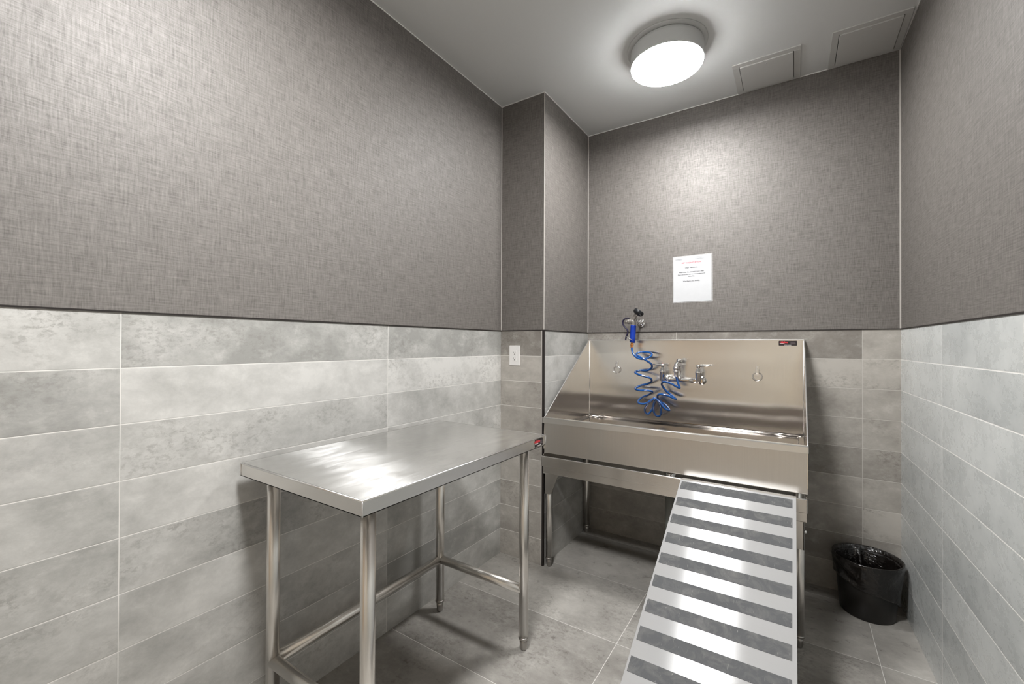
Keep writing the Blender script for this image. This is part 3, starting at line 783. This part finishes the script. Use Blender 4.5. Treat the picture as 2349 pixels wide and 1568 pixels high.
for x, dx, red in ((0.846, -1, True), (1.056, 1, False)):
    bm = bmesh.new(); z = 1.172
    P_ = [(x - dx * 0.006, YA, z), (x + dx * 0.010, YA - 0.001, z + 0.001), (x + dx * 0.030, YA - 0.003, z + 0.003), (x + dx * 0.055, YA - 0.006, z + 0.006), (x + dx * 0.068, YA - 0.007, z + 0.007)]
    add_tube(bm, P_, [0.008, 0.008, 0.0085, 0.0075, 0.003], 16)
    for v in bm.verts: v.co.z = z + 0.0035 + (v.co.z - z - 0.0035) * 0.62
    add_lathe(bm, [(0.010, -0.008), (0.0115, -0.002), (0.0115, 0.006), (0.009, 0.009), (0, 0.009)], 20, Matrix.Translation((x, YA, z)))
    hd = obj('lever_handle', bm, m_chrome, fa)
    if red:
        bm = bmesh.new(); add_lathe(bm, [(0.005, 0.009), (0.005, 0.0105), (0, 0.0108)], 16, Matrix.Translation((x, YA, z))); obj('hot_button', bm, m_red, hd)

# ------------------------------------------------------------------ coiled hose
HP = [(0.657,2.765,1.296),(0.657, 2.765, 1.288), (0.663, 2.755, 1.261), (0.676, 2.745, 1.238), (0.704, 2.735, 1.217), (0.741, 2.735, 1.211), (0.777, 2.737, 1.222), (0.786, 2.766, 1.241), (0.758, 2.795, 1.252), (0.712, 2.795, 1.253), (0.686, 2.779, 1.245), (0.699, 2.749, 1.233), (0.73, 2.735, 1.219), (0.764, 2.735, 1.2), (0.786, 2.75, 1.18), (0.781, 2.779, 1.156), (0.748, 2.795, 1.136), (0.702, 2.795, 1.134), (0.677, 2.77, 1.124), (0.709, 2.735, 1.112), (0.751, 2.735, 1.102), (0.783, 2.744, 1.09), (0.781, 2.775, 1.069), (0.75, 2.795, 1.05), (0.707, 2.795, 1.037), (0.679, 2.77, 1.018), (0.715, 2.735, 1.012), (0.762, 2.735, 1.013), (0.791, 2.76, 1.005), (0.756, 2.795, 0.98), (0.713, 2.795, 0.959), (0.698, 2.77, 0.936), (0.719, 2.74, 0.927), (0.757, 2.735, 0.931), (0.788, 2.735, 0.952), (0.809, 2.751, 0.967), (0.803, 2.775, 0.936), (0.782, 2.787, 0.89), (0.758, 2.788, 0.858), (0.741, 2.773, 0.872), (0.753, 2.749, 0.908), (0.783, 2.735, 0.944), (0.814, 2.735, 0.966), (0.837, 2.745, 0.941), (0.845, 2.762, 0.898), (0.833, 2.781, 0.856), (0.808, 2.785, 0.853), (0.796, 2.773, 0.882), (0.8, 2.757, 0.927), (0.819, 2.745, 0.958), (0.844, 2.736, 0.945), (0.874, 2.735, 0.909), (0.895, 2.762, 0.897), (0.865, 2.795, 0.922), (0.83, 2.792, 0.946), (0.821, 2.765, 0.977), (0.844, 2.735, 0.995), (0.889, 2.735, 0.99), (0.935, 2.749, 0.97), (0.905, 2.795, 0.983), (0.867, 2.795, 1.012), (0.846, 2.773, 1.051), (0.867, 2.736, 1.073), (0.909, 2.735, 1.065), (0.954, 2.755, 1.039), (0.946, 2.761, 1.065), (0.937, 2.761, 1.098), (0.9345, 2.761, 1.108)]
bm = bmesh.new(); add_tube(bm, catmull(HP, 7), 0.0066, 14)
o = obj('coiled_hose', bm, m_hose)
o['label'] = 'bright blue coiled plastic hose looping between the sprayer and the faucet'; o['category'] = 'hose'

# ------------------------------------------------------------------ sprayer and its wall hook
hk = thing('sprayer_hook', 'round chrome wall hook behind the sprayer at the wallpaper edge', 'hook', (0.688, YB, 1.447))
bm = bmesh.new(); add_lathe(bm, [(0.025, 0.0), (0.025, 0.003), (0.020, 0.007), (0.008, 0.009), (0.007, 0.05), (0.010, 0.053), (0, 0.055)], 32, axis((0.690, YB, 1.446), (0, -1, 0))); obj('flange', bm, m_chrome, hk)
bm = bmesh.new(); add_tube(bm, catmull([(0.690, YB - 0.045, 1.446), (0.690, YB - 0.070, 1.450), (0.684, YB - 0.080, 1.466), (0.684, YB - 0.078, 1.480)], 5), 0.0045, 12); obj('hook_arm', bm, m_chrome, hk)

sp = thing('hand_sprayer', 'hand sprayer with blue grip and black round nozzle hanging above the tub edge', 'sprayer', (0.66, 2.765, 1.30))
bm = bmesh.new()
add_tube(bm, [(0.6605, 2.765, 1.315), (0.661, 2.765, 1.318), (0.6625, 2.765, 1.345), (0.667, 2.765, 1.418), (0.6675, 2.765, 1.424), (0.668, 2.765, 1.428)], [0.015, 0.0175, 0.0182, 0.0178, 0.0185, 0.0165], 28)
obj('grip', bm, m_bluegrip, sp)
bm = bmesh.new(); add_lathe(bm, [(0.0085, -0.002), (0.0085, 0.009), (0.011, 0.012), (0.011, 0.022), (0.009, 0.025), (0.009, 0.034)], 6, axis((0.657, 2.765, 1.285), (0.1, 0, 1)), smooth=False); obj('hose_fitting', bm, m_brass, sp)
bm = bmesh.new()
add_tube(bm, catmull([(0.668, 2.765, 1.424), (0.669, 2.765, 1.440), (0.666, 2.765, 1.452), (0.650, 2.765, 1.454), (0.634, 2.765, 1.452)], 4), [0.015] * 5 + [0.0165] * 5 + [0.0155] * 7, 24)
add_tube(bm, [(0.636, 2.765, 1.452), (0.612, 2.765, 1.449)], [0.0105, 0.0105], 20); add_tube(bm, [(0.640, 2.765, 1.4525), (0.630, 2.765, 1.4515)], 0.0165, 24)
add_tube(bm, catmull([(0.655, 2.765, 1.455), (0.670, 2.762, 1.472), (0.682, 2.757, 1.490), (0.694, 2.750, 1.502)], 4), [0.013] * 6 + [0.010] * 7, 20)
add_tube(bm, [(0.690, 2.762, 1.494), (0.684, 2.768, 1.470), (0.690, 2.775, 1.452)], 0.003, 8)
obj('valve_body', bm, m_castm, sp)
nd_ = Vector((-0.55, -0.35, 0.62)); nd_ = Vector((-0.38, -0.62, -0.50))
fac = Vector((0.52, 0.22, 0.82)).normalized()
bm = bmesh.new()
add_lathe(bm, [(0.008, -0.014), (0.024, -0.010), (0.030, -0.005), (0.0335, 0.0), (0.0335, 0.016), (0.030, 0.019), (0.027, 0.015), (0.0, 0.014)], 40, axis((0.704, 2.742, 1.503), fac))
obj('nozzle', bm, m_rubber, sp)
bm = bmesh.new()
TP = catmull([(0.640, 2.764, 1.474), (0.618, 2.763, 1.474), (0.600, 2.763, 1.458), (0.600, 2.763, 1.434), (0.614, 2.763, 1.414), (0.629, 2.763, 1.396), (0.630, 2.763, 1.374), (0.620, 2.763, 1.352), (0.617, 2.763, 1.330)], 5)
add_tube(bm, TP, 0.0048, 12)
for v in bm.verts: v.co.y = 2.763 + (v.co.y - 2.763) * 1.9
obj('trigger_lever', bm, m_trig, sp)
bm = bmesh.new(); add_tube(bm, [(0.624, 2.748, 1.357), (0.645, 2.744, 1.343), (0.668, 2.746, 1.330)], 0.0018, 8); obj('lever_clip', bm, m_edge, sp)

# ------------------------------------------------------------------ waste bin
BX, BY, RB, RTp, BH = 1.838, 2.722, 0.108, 0.140, 0.272
bn = thing('waste_bin', 'round black waste bin lined with a black plastic bag in the right corner', 'waste bin', (BX, BY, 0))
bm = bmesh.new()
add_lathe(bm, [(0.0, 0.0), (RB - 0.006, 0.0), (RB, 0.006), (RTp - 0.012, BH - 0.02), (RTp - 0.016, BH - 0.02), (RB - 0.006, 0.012), (0.0, 0.010)], 48, Matrix.Translation((BX, BY, 0)), caps=False)
obj('bin_body', bm, m_bin, bn)
bm = bmesh.new()
N = 120
def wr(a, k, amp): return amp * (0.5 * math.sin(7 * a + k) + 0.3 * math.sin(13 * a + 2.1 * k) + 0.2 * math.sin(23 * a + k * 1.7))
rings = []
def drop(a):  # hem of the bag hangs lower on the camera side
    return 0.150 - 0.055 * math.cos(a + 2.6) + 0.008 * math.sin(3 * a + 1)
prof = []
for k in range(N):
    a = 2 * PI * k / N
    col_ = []
    d_ = drop(a)
    for i, (fr, extra) in enumerate([(1.0, 0.008), (0.96, 0.011), (0.9, 0.010), (0.8, 0.007), (0.7, 0.006), (0.6, 0.006), (0.5, 0.006), (0.4, 0.006), (0.3, 0.006), (0.2, 0.006), (0.12, 0.006), (0.06, 0.005), (0.0, 0.002)]):
        z = BH - 0.004 - d_ * fr
        rr = RB + (RTp - RB) * (z / BH) + extra - 0.004 + wr(a + fr * 0.9, 1.0 + fr, 0.0028 * (0.25 + fr))
        ww = math.exp(-(((a - 3.95 + PI) % (2 * PI) - PI) / 0.55) ** 2)
        rr += ww * 0.0055 * math.sin(9 * a + z * 95) * min(1, fr * 3)
        col_.append((rr, z))
    col_.append((RTp - 0.001, BH)); col_.append((RTp - 0.007, BH + wr(a, 5, 0.001)))
    for z, sh in ((BH - 0.02, 0.012), (BH - 0.06, 0.018), (BH - 0.12, 0.026), (0.08, 0.034), (0.04, 0.045), (0.02, 0.075)):
        rr = RB + (RTp - RB) * (z / BH) - sh - abs(wr(a, z * 30, 0.010)) * min(1, (BH - z) / 0.1)
        fold = 0.030 * math.exp(-((((a - 1.75 + PI) % (2 * PI)) - PI) / 0.10) ** 2) * min(1, (BH - z) / 0.08)
        rr -= fold
        col_.append((max(rr, 0.004), z))
    prof.append((a, col_))
V_ = [[bm.verts.new((BX + r_ * math.cos(a), BY + r_ * math.sin(a), z)) for r_, z in c_] for a, c_ in prof]
nn = len(V_[0])
for k in range(N):
    for i in range(nn - 1):
        f = bm.faces.new([V_[k][i], V_[(k + 1) % N][i], V_[(k + 1) % N][i + 1], V_[k][i + 1]]); f.smooth = True
bm.faces.new([V_[k][-1] for k in range(N)])
obj('bin_bag', bm, m_bag, bn)
